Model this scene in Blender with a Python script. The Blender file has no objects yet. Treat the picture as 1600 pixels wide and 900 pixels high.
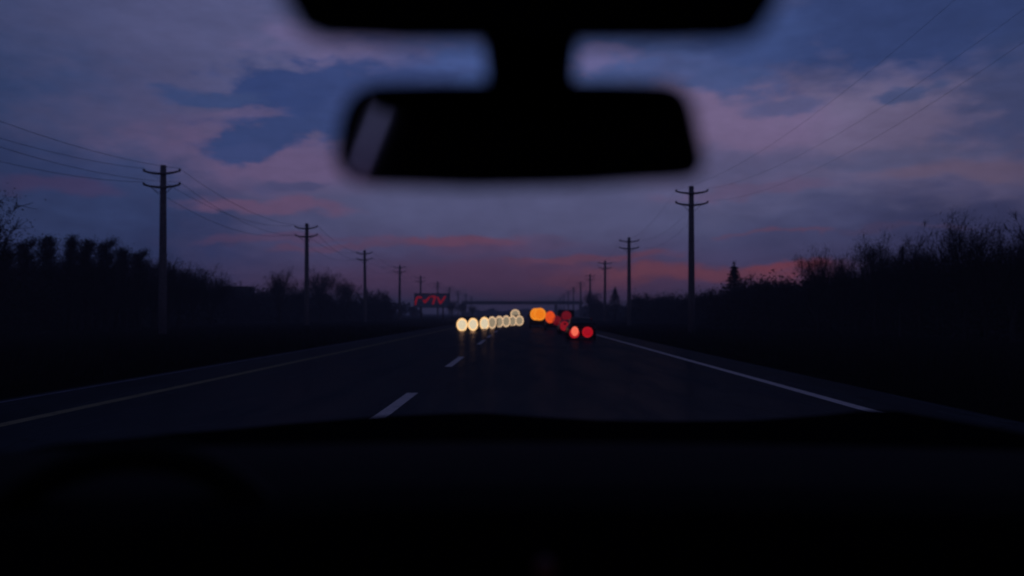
import bpy, math, random
import numpy as np
from mathutils import Vector, Matrix

random.seed(7)
RNG = np.random.default_rng(7)
sc = bpy.context.scene
C = sc.collection
R = math.radians

# ------------------------------------------------------------------ camera
EYE = 1.70                      # eye height above the road, inside a tall car
F = 1300.0                      # focal length in pixels of the 1600 px wide frame
VX, VY = 813.0, 490.0           # vanishing point of the road
cam_d = bpy.data.cameras.new('camera')
cam = bpy.data.objects.new('camera', cam_d); C.objects.link(cam)
cam.location = (0, 0, EYE)
cam.rotation_euler = (R(90), 0, 0)
cam_d.sensor_width = 36.0
cam_d.lens = F / 1600 * 36
cam_d.shift_x = -(VX - 800) / 1600
cam_d.shift_y = (VY - 450) / 1600
cam_d.clip_start = 0.02
cam_d.clip_end = 6000
cam_d.dof.use_dof = True
cam_d.dof.focus_distance = 7.3
cam_d.dof.aperture_fstop = 1.35
sc.camera = cam

# ------------------------------------------------------------------ view and sun
sc.view_settings.view_transform = 'Standard'
sc.view_settings.look = 'None'
sc.view_settings.exposure = 0.0
sc.view_settings.gamma = 1.0
sc.view_settings.use_curve_mapping = False
sc.cycles.max_bounces = 6
sc.cycles.transparent_max_bounces = 16
sc.cycles.volume_bounces = 0
sc.cycles.volume_step_rate = 4.0

SUN_EL, SUN_AZ = R(1.0), R(6)   # the last light ahead of the car, just over the horizon
sd = bpy.data.lights.new('sun', 'SUN'); so = bpy.data.objects.new('sun', sd); C.objects.link(so)
sd.energy = 0.006; sd.angle = R(12); sd.color = (1.0, 0.55, 0.5)
dv = Vector((math.sin(SUN_AZ) * math.cos(SUN_EL), math.cos(SUN_AZ) * math.cos(SUN_EL), math.sin(SUN_EL)))
so.rotation_euler = dv.to_track_quat('Z', 'Y').to_euler()


def lin(c, a=1.0):
    o = []
    for v in c:
        v = v / 255.0
        o.append(v / 12.92 if v <= 0.04045 else ((v + 0.055) / 1.055) ** 2.4)
    return (o[0], o[1], o[2], a)


class NT:
    """small helper to write node trees"""
    def __init__(s, tree):
        s.t = tree; s.n = tree.nodes; s.l = tree.links

    def put(s, kind, **kw):
        nd = s.n.new(kind)
        for k, v in kw.items():
            setattr(nd, k, v)
        return nd

    def link(s, a, b):
        s.l.new(a, b)

    def set(s, sock, v):
        if isinstance(v, bpy.types.NodeSocket):
            s.l.new(v, sock)
        else:
            sock.default_value = v

    def math(s, op, a, b=0.0, c=0.0, clamp=False):
        nd = s.n.new('ShaderNodeMath'); nd.operation = op; nd.use_clamp = clamp
        s.set(nd.inputs[0], a); s.set(nd.inputs[1], b); s.set(nd.inputs[2], c)
        return nd.outputs[0]

    def mix(s, fac, a, b, mode='MIX'):
        nd = s.n.new('ShaderNodeMix'); nd.data_type = 'RGBA'; nd.blend_type = mode
        s.set(nd.inputs['Factor'], fac); s.set(nd.inputs[6], a); s.set(nd.inputs[7], b)
        return nd.outputs[2]

    def noise(s, vec, scale, detail=4, rough=0.55, dist=0.0):
        nd = s.n.new('ShaderNodeTexNoise')
        s.l.new(vec, nd.inputs['Vector'])
        nd.inputs['Scale'].default_value = scale; nd.inputs['Detail'].default_value = detail
        nd.inputs['Roughness'].default_value = rough; nd.inputs['Distortion'].default_value = dist
        return nd

    def smooth(s, v, a, b, c=0.0, d=1.0):
        nd = s.n.new('ShaderNodeMapRange'); nd.interpolation_type = 'SMOOTHSTEP'
        s.set(nd.inputs['Value'], v)
        nd.inputs['From Min'].default_value = a; nd.inputs['From Max'].default_value = b
        nd.inputs['To Min'].default_value = c; nd.inputs['To Max'].default_value = d
        return nd.outputs['Result']


# ------------------------------------------------------------------ dusk sky with clouds (by direction, azimuth and elevation)
world = bpy.data.worlds.new('World'); sc.world = world; world.use_nodes = True
w = NT(world.node_tree); w.n.clear()
tc = w.put('ShaderNodeTexCoord')
sep = w.put('ShaderNodeSeparateXYZ'); w.link(tc.outputs['Generated'], sep.inputs[0])
X, Y, Z = sep.outputs
az = w.math('ARCTAN2', X, Y)
hor = w.math('SQRT', w.math('ADD', w.math('MULTIPLY', X, X), w.math('MULTIPLY', Y, Y)))
el = w.math('ARCTAN2', Z, hor)
sx = w.math('MULTIPLY', az, 13.0); sy = w.math('MULTIPLY', el, 13.0)
comb = w.put('ShaderNodeCombineXYZ'); w.link(sx, comb.inputs[0]); w.link(sy, comb.inputs[1])
# wispy warp, stretched along the horizon
stretch = w.put('ShaderNodeMapping', vector_type='POINT'); w.link(comb.outputs[0], stretch.inputs[0])
stretch.inputs['Scale'].default_value = (0.55, 1.25, 1.0)
wn = w.noise(stretch.outputs[0], 1.1, 6, 0.6)
off = w.put('ShaderNodeVectorMath', operation='SUBTRACT'); w.link(wn.outputs['Color'], off.inputs[0]); off.inputs[1].default_value = (0.5, 0.5, 0.5)
offs = w.put('ShaderNodeVectorMath', operation='MULTIPLY'); w.link(off.outputs[0], offs.inputs[0]); offs.inputs[1].default_value = (2.2, 0.85, 0)
warp = w.put('ShaderNodeVectorMath', operation='ADD'); w.link(comb.outputs[0], warp.inputs[0]); w.link(offs.outputs[0], warp.inputs[1])
edge = w.noise(stretch.outputs[0], 3.4, 7, 0.58).outputs['Fac']
edge0 = w.math('SUBTRACT', edge, 0.5)

RAMP = [(520, (30, 30, 50)), (488, (50, 49, 78)), (470, (60, 52, 84)), (445, (82, 62, 96)), (410, (74, 66, 104)),
        (360, (80, 77, 115)), (300, (83, 81, 118)), (210, (84, 78, 116)), (120, (84, 82, 122)), (40, (74, 78, 120)),
        (-60, (64, 70, 114)), (-260, (56, 62, 104)), (-700, (48, 56, 96)), (-3000, (44, 52, 90))]


def el_of(py):
    return 13.0 * math.atan((VY - py) / F)


lo, hi = el_of(520), el_of(-3000)
ramp = w.put('ShaderNodeValToRGB')
warpsep = w.put('ShaderNodeSeparateXYZ'); w.link(warp.outputs[0], warpsep.inputs[0])
blend_y = w.math('ADD', w.math('MULTIPLY', sy, 0.75), w.math('MULTIPLY', warpsep.outputs[1], 0.25))
w.link(w.math('DIVIDE', w.math('SUBTRACT', blend_y, lo), hi - lo), ramp.inputs[0])
cr = ramp.color_ramp
cr.elements[0].position = 0.0; cr.elements[0].color = lin(RAMP[0][1])
cr.elements[1].position = 1.0; cr.elements[1].color = lin(RAMP[-1][1])
for py, c in RAMP[1:-1]:
    e = cr.elements.new((el_of(py) - lo) / (hi - lo)); e.color = lin(c)
cur = ramp.outputs[0]

# cloud banks and gaps: (px, py, rx, ry, tilt deg, colour, strength, raggedness)
BANKS = [
    (110, 335, 330, 110, 0, (38, 47, 88), 0.9, 0.5),
    (10, 150, 330, 190, 0, (56, 68, 112), 1.0, 0.5),
    (30, 250, 160, 50, 0, (46, 54, 96), 0.6, 0.6),
    (1380, 330, 420, 70, 0, (62, 63, 101), 0.8, 0.5),
    (1580, 420, 260, 110, 0, (44, 45, 80), 0.9, 0.4),
    (720, 110, 190, 60, 0, (66, 82, 138), 1.0, 0.6),
    (1000, 100, 190, 50, 0, (70, 84, 136), 0.9, 0.6),
    (950, 95, 60, 14, 0, (112, 98, 142), 0.6, 0.9),
    (330, 50, 330, 80, 0, (86, 84, 124), 0.7, 0.5),
    (250, 190, 170, 60, 0, (84, 78, 116), 0.7, 0.6),
    (540, 75, 120, 34, 0, (104, 92, 134), 0.8, 0.8),
    (440, 248, 200, 45, -3, (104, 84, 122), 0.85, 0.7),
    (1300, 185, 330, 85, 4, (108, 96, 130), 1.0, 0.7),
    (1130, 210, 150, 90, 0, (114, 94, 132), 0.8, 0.7),
    (1500, 230, 280, 60, 0, (96, 84, 116), 0.8, 0.7),
    (930, 320, 380, 50, 0, (84, 84, 122), 0.8, 0.6),
    (1450, 25, 340, 72, 0, (50, 62, 108), 1.2, 0.6),
    (1590, 150, 90, 80, 0, (54, 64, 106), 0.8, 0.7),
    (1180, 45, 90, 60, 0, (58, 72, 122), 0.9, 0.7),
    (485, 152, 150, 46, 7, (50, 63, 112), 1.25, 1.1),
    (600, 150, 110, 62, 0, (56, 68, 118), 1.0, 0.9),
    (420, 208, 110, 20, 16, (54, 66, 114), 1.1, 1.1),
    (370, 238, 50, 12, 24, (58, 68, 116), 1.0, 1.0),
    (320, 148, 85, 11, 0, (58, 70, 116), 1.0, 1.0),
    (370, 176, 70, 10, 6, (98, 84, 122), 0.7, 1.0),
    (455, 285, 60, 9, 0, (70, 70, 110), 0.8, 1.0),
    (1440, 147, 40, 16, -8, (66, 74, 116), 0.9, 1.1),
    (1220, 156, 70, 14, 0, (78, 80, 122), 0.8, 1.1),
    (1130, 118, 90, 24, -6, (66, 78, 126), 0.9, 1.0),
    (1150, 258, 170, 24, 0, (84, 82, 120), 0.7, 0.9),
    (1400, 246, 130, 16, 0, (78, 78, 114), 0.7, 0.9),
    (620, 6, 80, 16, 0, (56, 66, 112), 0.9, 0.9),
    (1520, 262, 150, 14, 0, (104, 82, 106), 0.5, 0.8),
    (420, 316, 110, 11, -2, (106, 76, 108), 0.75, 0.9),
    (90, 288, 90, 12, 0, (74, 58, 96), 0.6, 0.8),
    (1180, 296, 120, 9, 0, (98, 78, 112), 0.6, 0.9),
    # red streaks low over the horizon
    (800, 442, 260, 32, 0, (82, 53, 84), 0.85, 0.5),
    (760, 385, 120, 14, 3, (92, 60, 92), 0.5, 0.7),
    (700, 377, 115, 9, 3, (108, 66, 92), 0.8, 0.8),
    (450, 380, 110, 6, 3, (88, 62, 94), 0.6, 0.8),
    (520, 393, 100, 5, 4, (94, 63, 92), 0.65, 0.8),
    (915, 408, 115, 8, 3, (104, 62, 86), 0.8, 0.8),
    (1100, 428, 190, 12, 1, (114, 62, 80), 0.95, 0.6),
    (940, 440, 100, 6, 0, (98, 56, 80), 0.7, 0.8),
    (1235, 418, 50, 6, 0, (126, 60, 74), 0.8, 0.8),
    (1210, 363, 60, 4, 0, (100, 64, 90), 0.6, 0.8),
    (1420, 358, 120, 4, 0, (74, 60, 92), 0.5, 0.8),
    (780, 482, 330, 20, 0, (46, 46, 74), 0.8, 0.3),
]
for px, py, rx, ry, tilt, col, st, rag in BANKS:
    a = math.atan((px - VX) / F)
    e = math.atan((VY - py) / F * math.cos(a))
    mp = w.put('ShaderNodeMapping', vector_type='TEXTURE')
    w.link(warp.outputs[0], mp.inputs[0])
    mp.inputs['Location'].default_value = (13 * a, 13 * e, 0)
    mp.inputs['Rotation'].default_value = (0, 0, R(tilt))
    mp.inputs['Scale'].default_value = (rx / 100 * 1.6 * math.cos(a) ** 2, ry / 100 * 1.6, 1)
    g = w.put('ShaderNodeTexGradient', gradient_type='SPHERICAL'); w.link(mp.outputs[0], g.inputs[0])
    v = w.math('ADD', g.outputs['Fac'], w.math('MULTIPLY', edge0, 1.1 * rag))
    soft = 0.58 - 0.22 * rag
    m = w.smooth(v, 0.30 - soft * 0.62, 0.30 + soft)
    m = w.math('MULTIPLY', m, w.smooth(g.outputs['Fac'], 0.0, 0.12))
    cur = w.mix(w.math('MULTIPLY', m, st, clamp=True), cur, lin(col))
# fine mottling of the cloud layer
fine = w.noise(stretch.outputs[0], 5.5, 6, 0.65).outputs['Fac']
big = w.noise(stretch.outputs[0], 1.3, 5, 0.6).outputs['Fac']
gain = w.math('ADD', w.math('MULTIPLY', w.math('SUBTRACT', fine, 0.5), 0.34), w.math('MULTIPLY', w.math('SUBTRACT', big, 0.5), 0.5))
gain = w.math('ADD', gain, 1.0)
# the glow fades away from the sunset's azimuth
away = w.smooth(w.math('ABSOLUTE', w.math('SUBTRACT', sx, 0.6)), 4.3, 12.0, 1.0, 0.55)
gain = w.math('MULTIPLY', gain, away)
grey = w.put('ShaderNodeCombineXYZ')
for i, tint in enumerate((0.95, 1.03, 0.98)):
    w.link(w.math('MULTIPLY', gain, tint), grey.inputs[i])
cur = w.mix(1.0, cur, grey.outputs[0], 'MULTIPLY')
nish = w.put('ShaderNodeTexSky', sky_type='NISHITA', sun_disc=False)
nish.sun_elevation = SUN_EL; nish.sun_rotation = SUN_AZ
bg1 = w.put('ShaderNodeBackground'); w.link(cur, bg1.inputs[0]); bg1.inputs[1].default_value = 1.10
bg2 = w.put('ShaderNodeBackground'); w.link(nish.outputs[0], bg2.inputs[0]); bg2.inputs[1].default_value = 0.0006
ad = w.put('ShaderNodeAddShader'); w.link(bg1.outputs[0], ad.inputs[0]); w.link(bg2.outputs[0], ad.inputs[1])
wo = w.put('ShaderNodeOutputWorld'); w.link(ad.outputs[0], wo.inputs[0])


# ------------------------------------------------------------------ materials
def mat(name, col, rough=0.8, metal=0.0, var=0.25, scale=6.0, bump=0.0, col2=None, spec=0.5, detail=5):
    m = bpy.data.materials.new(name); m.use_nodes = True
    t = NT(m.node_tree); b = t.n['Principled BSDF']
    tcn = t.put('ShaderNodeTexCoord')
    nz = t.noise(tcn.outputs['Object'], scale, detail, 0.6)
    c2 = col2 if col2 else tuple(v * (1 - var) for v in col)
    f = t.smooth(nz.outputs['Fac'], 0.3, 0.7)
    t.link(t.mix(f, (*col, 1), (*c2, 1)), b.inputs['Base Color'])
    b.inputs['Roughness'].default_value = rough; b.inputs['Metallic'].default_value = metal
    b.inputs['Specular IOR Level'].default_value = spec
    if bump:
        bp = t.put('ShaderNodeBump'); bp.inputs['Strength'].default_value = bump; bp.inputs['Distance'].default_value = 0.02
        t.link(nz.outputs['Fac'], bp.inputs['Height']); t.link(bp.outputs[0], b.inputs['Normal'])
    return m


def glow(name, col, strength=1.0):
    m = bpy.data.materials.new(name); m.use_nodes = True
    t = NT(m.node_tree); b = t.n['Principled BSDF']
    tcn = t.put('ShaderNodeTexCoord'); nz = t.noise(tcn.outputs['Object'], 7, 3, 0.5)
    k = t.smooth(nz.outputs['Fac'], 0.3, 0.7, 0.9, 1.08)
    b.inputs['Base Color'].default_value = (0.05, 0.05, 0.05, 1)
    b.inputs['Emission Color'].default_value = (*col, 1)
    t.link(t.math('MULTIPLY', k, strength), b.inputs['Emission Strength'])
    return m


def asphalt_mat():
    m = bpy.data.materials.new('asphalt'); m.use_nodes = True
    t = NT(m.node_tree); b = t.n['Principled BSDF']
    g = t.put('ShaderNodeNewGeometry')
    mp = t.put('ShaderNodeMapping'); t.link(g.outputs['Position'], mp.inputs[0]); mp.inputs['Scale'].default_value = (1, 0.12, 1)
    wear = t.noise(mp.outputs[0], 1.1, 5, 0.6).outputs['Fac']
    grit = t.noise(g.outputs['Position'], 60, 3, 0.7).outputs['Fac']
    c = t.mix(t.smooth(wear, 0.3, 0.7), (0.016, 0.023, 0.030, 1), (0.026, 0.034, 0.043, 1))
    c = t.mix(t.smooth(grit, 0.35, 0.75), c, (0.03, 0.033, 0.04, 1))
    cr_ = t.put('ShaderNodeTexVoronoi', feature='DISTANCE_TO_EDGE'); cr_.inputs['Scale'].default_value = 0.22
    wv = t.noise(g.outputs['Position'], 0.8, 5, 0.6)
    vm = t.put('ShaderNodeVectorMath', operation='ADD'); t.link(g.outputs['Position'], vm.inputs[0]); t.link(wv.outputs['Color'], vm.inputs[1])
    t.link(vm.outputs[0], cr_.inputs['Vector'])
    c = t.mix(t.smooth(cr_.outputs['Distance'], 0.0, 0.008, 0.7, 0.0), c, (0.012, 0.012, 0.014, 1))
    bp = t.put('ShaderNodeBump'); bp.inputs['Strength'].default_value = 0.35; bp.inputs['Distance'].default_value = 0.01
    t.link(grit, bp.inputs['Height'])
    # damp tarmac: rough diffuse with a weak soft gloss
    t.n.remove(b)
    df = t.put('ShaderNodeBsdfDiffuse'); gs = t.put('ShaderNodeBsdfGlossy'); mx = t.put('ShaderNodeMixShader')
    t.link(c, df.inputs['Color']); t.link(bp.outputs[0], df.inputs['Normal'])
    gs.inputs['Color'].default_value = (1, 1, 1, 1)
    t.link(t.smooth(wear, 0.3, 0.75, 0.20, 0.32), gs.inputs['Roughness'])
    t.link(t.smooth(wear, 0.3, 0.75, 0.034, 0.018), mx.inputs[0])
    t.link(df.outputs[0], mx.inputs[1]); t.link(gs.outputs[0], mx.inputs[2])
    t.link(mx.outputs[0], t.n['Material Output'].inputs['Surface'])
    return m


def paint_mat(name, col, worn=0.5):
    m = bpy.data.materials.new(name); m.use_nodes = True
    t = NT(m.node_tree); b = t.n['Principled BSDF']
    g = t.put('ShaderNodeNewGeometry')
    n1 = t.noise(g.outputs['Position'], 3.0, 7, 0.7).outputs['Fac']
    t.link(t.mix(t.smooth(n1, 0.42, 0.78, 0.0, worn), (*col, 1), (0.05, 0.052, 0.06, 1)), b.inputs['Base Color'])
    b.inputs['Roughness'].default_value = 0.8; b.inputs['Specular IOR Level'].default_value = 0.0
    return m


M = {}
M['asphalt'] = asphalt_mat()
M['white_paint'] = paint_mat('white_road_paint', (0.80, 0.66, 0.60), 0.3)
M['yellow_paint'] = paint_mat('yellow_road_paint', (0.30, 0.24, 0.14), 0.6)
M['pale_edge'] = paint_mat('pale_edge_paint', (0.20, 0.18, 0.22), 0.8)
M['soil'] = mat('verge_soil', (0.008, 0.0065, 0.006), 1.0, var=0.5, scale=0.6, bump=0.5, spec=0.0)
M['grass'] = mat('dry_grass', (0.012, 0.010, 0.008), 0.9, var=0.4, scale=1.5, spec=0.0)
M['wood'] = mat('pole_wood', (0.21, 0.175, 0.17), 0.85, var=0.35, scale=4, bump=0.3, spec=0.2)
M['metal'] = mat('galvanised_steel', (0.16, 0.16, 0.18), 0.55, 0.6, var=0.3)
M['ceramic'] = mat('insulator_glaze', (0.10, 0.06, 0.05), 0.3)
M['wire'] = mat('wire', (0.05, 0.05, 0.055), 0.6, 0.3)
M['bark'] = mat('bark', (0.055, 0.045, 0.042), 0.95, var=0.5, scale=5, bump=0.5, spec=0.1)
M['twig'] = mat('twigs_and_buds', (0.060, 0.048, 0.045), 0.95, var=0.5, scale=0.9, spec=0.1)
M['needle'] = mat('needles', (0.035, 0.045, 0.035), 0.9, var=0.5, scale=1.2, spec=0.1)
M['concrete'] = mat('concrete', (0.26, 0.25, 0.27), 0.9, var=0.3, scale=0.7, bump=0.2, spec=0.2)
M['shed'] = mat('shed_cladding', (0.12, 0.11, 0.11), 0.85, var=0.3, scale=1.4, spec=0.2)
M['shed_roof'] = mat('shed_roof', (0.06, 0.06, 0.065), 0.8, var=0.3)
M['dark_glass'] = mat('dark_glass', (0.01, 0.011, 0.014), 0.25, var=0.1, spec=0.15)
M['sign_face'] = mat('sign_face', (0.36, 0.46, 0.54), 0.6, var=0.25, scale=0.8)
M['sign_red'] = glow('red_sign_lettering', (0.15, 0.004, 0.010), 1.0)
M['rubber'] = mat('tyre_rubber', (0.02, 0.02, 0.02), 0.85, spec=0.3)
M['rim'] = mat('wheel_alloy', (0.25, 0.25, 0.27), 0.35, 0.8)
M['plastic'] = mat('black_plastic', (0.010, 0.010, 0.012), 0.75, var=0.3, scale=30, bump=0.15, spec=0.15)
M['dash'] = mat('dashboard_vinyl', (0.0026, 0.0028, 0.0060), 0.9, var=0.25, scale=60, bump=0.2, spec=0.08)
M['leather'] = mat('wheel_leather', (0.006, 0.006, 0.007), 0.7, var=0.3, scale=40, bump=0.2, spec=0.12)
M['hood_paint'] = mat('hood_paint', (0.004, 0.004, 0.006), 0.85, var=0.2, spec=0.0)
M['liner'] = mat('cabin_lining', (0.02, 0.02, 0.022), 0.95, spec=0.05)
M['car_dark'] = mat('dark_car_paint', (0.012, 0.013, 0.018), 0.5, var=0.15, spec=0.12)
M['car_grey'] = mat('grey_car_paint', (0.03, 0.03, 0.034), 0.5, var=0.15, spec=0.12)
M['car_red'] = mat('maroon_car_paint', (0.03, 0.008, 0.009), 0.5, var=0.15, spec=0.12)
M['plate'] = mat('number_plate', (0.06, 0.06, 0.06), 0.7, spec=0.1)
mg = bpy.data.materials.new('mirror_silver'); mg.use_nodes = True
b_ = mg.node_tree.nodes['Principled BSDF']; b_.inputs['Base Color'].default_value = (0.56, 0.56, 0.58, 1)
b_.inputs['Metallic'].default_value = 1.0; b_.inputs['Roughness'].default_value = 0.045
M['mirror'] = mg
wg = bpy.data.materials.new('windscreen_glass'); wg.use_nodes = True
tw = NT(wg.node_tree); tw.n.clear()
tr_ = tw.put('ShaderNodeBsdfTransparent'); tr_.inputs[0].default_value = (0.965, 0.97, 0.975, 1)
ow = tw.put('ShaderNodeOutputMaterial'); tw.link(tr_.outputs[0], ow.inputs[0])
M['windscreen'] = wg


# ------------------------------------------------------------------ mesh helpers
class MB:
    def __init__(s):
        s.v = []; s.f = []

    def add(s, vs, fs):
        k = len(s.v); s.v += [tuple(v) for v in vs]; s.f += [tuple(i + k for i in f) for f in fs]

    def box(s, c, d, rz=0.0, bev=0.0):
        cx, cy, cz = c; hx, hy, hz = d[0] / 2, d[1] / 2, d[2] / 2
        if bev <= 0:
            vs = [(x, y, z) for z in (-hz, hz) for y in (-hy, hy) for x in (-hx, hx)]
            fs = [(0, 2, 3, 1), (4, 5, 7, 6), (0, 1, 5, 4), (2, 6, 7, 3), (0, 4, 6, 2), (1, 3, 7, 5)]
        else:
            b = min(bev, hx * .9, hy * .9, hz * .9); vs = []; fs = []
            for z, k in ((-hz, b), (-hz + b, 0), (hz - b, 0), (hz, b)):
                for x, y in ((-hx + b + 0, -hy), (hx - b, -hy), (hx, -hy + b), (hx, hy - b), (hx - b, hy), (-hx + b, hy), (-hx, hy - b), (-hx, -hy + b)):
                    vs.append((x * (1 - k / hx), y * (1 - k / hy), z))
            for r in range(3):
                for i in range(8):
                    j = (i + 1) % 8; fs.append((r * 8 + i, r * 8 + j, r * 8 + 8 + j, r * 8 + 8 + i))
            fs.append(tuple(range(7, -1, -1))); fs.append(tuple(range(24, 32)))
        ca, sa = math.cos(rz), math.sin(rz)
        s.add([(cx + x * ca - y * sa, cy + x * sa + y * ca, cz + z) for x, y, z in vs], fs)

    def tube(s, pts, rad, n=8, cap=True):
        pts = [Vector(p) for p in pts]
        if not hasattr(rad, '__len__'):
            rad = [rad] * len(pts)
        vs = []; fs = []
        for i, p in enumerate(pts):
            d = (pts[min(i + 1, len(pts) - 1)] - pts[max(i - 1, 0)])
            d = d.normalized() if d.length > 1e-9 else Vector((0, 0, 1))
            up = Vector((0, 0, 1)) if abs(d.z) < 0.9 else Vector((1, 0, 0))
            a = d.cross(up).normalized(); b = d.cross(a)
            for k in range(n):
                t = 2 * math.pi * k / n
                vs.append(p + (a * math.cos(t) + b * math.sin(t)) * rad[i])
        for i in range(len(pts) - 1):
            for k in range(n):
                j = (k + 1) % n
                fs.append((i * n + k, i * n + j, i * n + n + j, i * n + n + k))
        if cap:
            fs.append(tuple(range(n - 1, -1, -1))); e = (len(pts) - 1) * n; fs.append(tuple(range(e, e + n)))
        s.add(vs, fs)

    def loft(s, rings, cap=True, closed=True):
        n = len(rings[0]); vs = [p for r in rings for p in r]; fs = []
        for i in range(len(rings) - 1):
            for k in range(n if closed else n - 1):
                j = (k + 1) % n
                fs.append((i * n + k, i * n + j, i * n + n + j, i * n + n + k))
        if cap:
            fs.append(tuple(range(n - 1, -1, -1))); e = (len(rings) - 1) * n; fs.append(tuple(range(e, e + n)))
        s.add(vs, fs)

    def ring(s, c, R_, r, axis='y', n=32, m=8, sx=1.0, sz=1.0):
        vs = []; fs = []
        for i in range(n):
            t = 2 * math.pi * i / n
            for k in range(m):
                u = 2 * math.pi * k / m
                rr = R_ + r * math.cos(u); h = r * math.sin(u)
                p = (rr * math.cos(t), h, rr * math.sin(t)) if axis == 'y' else ((h, rr * math.cos(t), rr * math.sin(t)) if axis == 'x' else (rr * math.cos(t), rr * math.sin(t), h))
                vs.append((c[0] + p[0] * sx, c[1] + p[1], c[2] + p[2] * sz))
        for i in range(n):
            for k in range(m):
                a = i * m + k; b = i * m + (k + 1) % m; c2 = ((i + 1) % n) * m + (k + 1) % m; d = ((i + 1) % n) * m + k
                fs.append((a, b, c2, d))
        s.add(vs, fs)

    def sheet(s, x0, x1, y0, y1, z):
        s.add([(x0, y0, z), (x1, y0, z), (x1, y1, z), (x0, y1, z)], [(0, 1, 2, 3)])

    def build(s, name, material, parent=None, smooth=False, loc=(0, 0, 0), bevel=0.0, subsurf=0):
        me = bpy.data.meshes.new(name); me.from_pydata(s.v, [], s.f); me.update()
        if smooth:
            me.polygons.foreach_set('use_smooth', [True] * len(me.polygons))
        o = bpy.data.objects.new(name, me); C.objects.link(o); o.location = loc
        if material:
            me.materials.append(material)
        if parent:
            o.parent = parent
        if bevel:
            md = o.modifiers.new('bevel', 'BEVEL'); md.width = bevel; md.segments = 3; md.limit_method = 'ANGLE'; md.angle_limit = R(35)
        if subsurf:
            md = o.modifiers.new('sub', 'SUBSURF'); md.levels = subsurf; md.render_levels = subsurf
        return o


def tag(o, label=None, cat=None, group=None, kind=None):
    if label: o['label'] = label
    if cat: o['category'] = cat
    if group: o['group'] = group
    if kind: o['kind'] = kind
    return o


def empty(name, loc, label, cat, group=None, rz=0.0):
    o = bpy.data.objects.new(name, None); C.objects.link(o)
    o.location = loc; o.rotation_euler = (0, 0, rz); o.empty_display_size = 0.2
    return tag(o, label, cat, group)


def kids(o):
    return [c for c in ALLKIDS.get(o.name, [])]


def copy_tree(o, parent=None):
    c = o.copy(); C.objects.link(c)
    if parent: c.parent = parent
    for ch in list(o.children):
        copy_tree(ch, c)
    return c


def lat(px, D):
    return (px - VX) / F * D


def hgt(py, D):
    return EYE + (VY - py) / F * D


# ------------------------------------------------------------------ ground, road, markings
g = MB()
xs = [-3000, -700, -250, -120, -70, -45, -34, -28, -22, -17, -13.5, -11.4, -10.3, 7.9, 9.2, 11, 13.5, 17, 22, 28, 36, 60, 120, 300, 900, 3000]
ys = [-400, -60, -20] + [y for y in range(-8, 100, 4)] + [y for y in range(100, 420, 16)] + [500, 700, 1000, 1600, 3000]
vs = []
for y in ys:
    for x in xs:
        z = 0.0
        if x < -10.5 or x > 8.2:
            d = -10.3 - x if x < 0 else x - 7.9
            z = -0.18 * math.exp(-((d - 4) / 2.2) ** 2) + 0.35 * (1 - math.exp(-max(d - 6, 0) / 8))
            z += 0.07 * math.sin(x * 1.7 + y * 0.31) * math.sin(y * 0.23 + x) * min(d / 4, 1)
        vs.append((x, y, z))
nx = len(xs)
fs = [(j * nx + i, j * nx + i + 1, j * nx + nx + i + 1, j * nx + nx + i) for j in range(len(ys) - 1) for i in range(nx - 1)]
g.add(vs, fs)
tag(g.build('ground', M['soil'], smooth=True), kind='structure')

r = MB()
# a road sheet with a thin edge, cambered a little to the shoulders
sec = [(-10.2, 0.010), (-10.0, 0.034), (-5, 0.045), (0, 0.05), (4, 0.045), (7.6, 0.034), (7.8, 0.010)]
rows = [-60, -10, 5, 20, 40, 70, 110, 180, 300, 600, 1500]
r.add([(x, y, z) for y in rows for x, z in sec],
      [(j * 7 + i, j * 7 + i + 1, j * 7 + 7 + i + 1, j * 7 + 7 + i) for j in range(len(rows) - 1) for i in range(6)])
tag(r.build('road', M['asphalt'], smooth=True), kind='structure')


def zroad(x):
    return float(np.interp(x, [s_[0] for s_ in sec], [s_[1] for s_ in sec]))


def strip(name, x, wd, y0, y1, m, label, cat=None, group=None, parent=None):
    b = MB(); n = max(1, int((y1 - y0) / 3)) if y1 - y0 < 400 else 60
    vs = []
    for i in range(n + 1):
        y = y0 + (y1 - y0) * (i / n) ** (2 if n == 60 else 1)
        j = 0.012 * math.sin(y * 2.1) if n > 3 else 0
        vs += [(x - wd / 2 + j, y, zroad(x - wd / 2) + 0.005), (x + wd / 2 + j, y, zroad(x + wd / 2) + 0.005)]
    b.add(vs, [(2 * i, 2 * i + 1, 2 * i + 3, 2 * i + 2) for i in range(n)])
    return tag(b.build(name, m), label, cat, group, kind='structure')


strip('road_edge_line', 5.98, 0.24, -20, 1200, M['white_paint'], 'solid white edge line along the right side of the road')
strip('road_yellow_line', -7.72, 0.26, -20, 1200, M['yellow_paint'], 'dull yellow line along the left side of the road')
strip('shoulder_edge_line', -9.74, 0.13, -20, 1200, M['pale_edge'], 'thin pale line at the outer edge of the left shoulder')
dashes = [(-5, 1), (11.2, 17.3), (25.8, 31.8), (44.5, 52), (57, 64), (73, 80)] + [(y, y + 6) for y in range(89, 400, 16)]
for y0, y1 in dashes:
    strip('lane_dash', -2.24, 0.23, y0, y1, M['white_paint'], 'white dash of the broken lane line on the asphalt', None, 'lane dashes')

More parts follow.
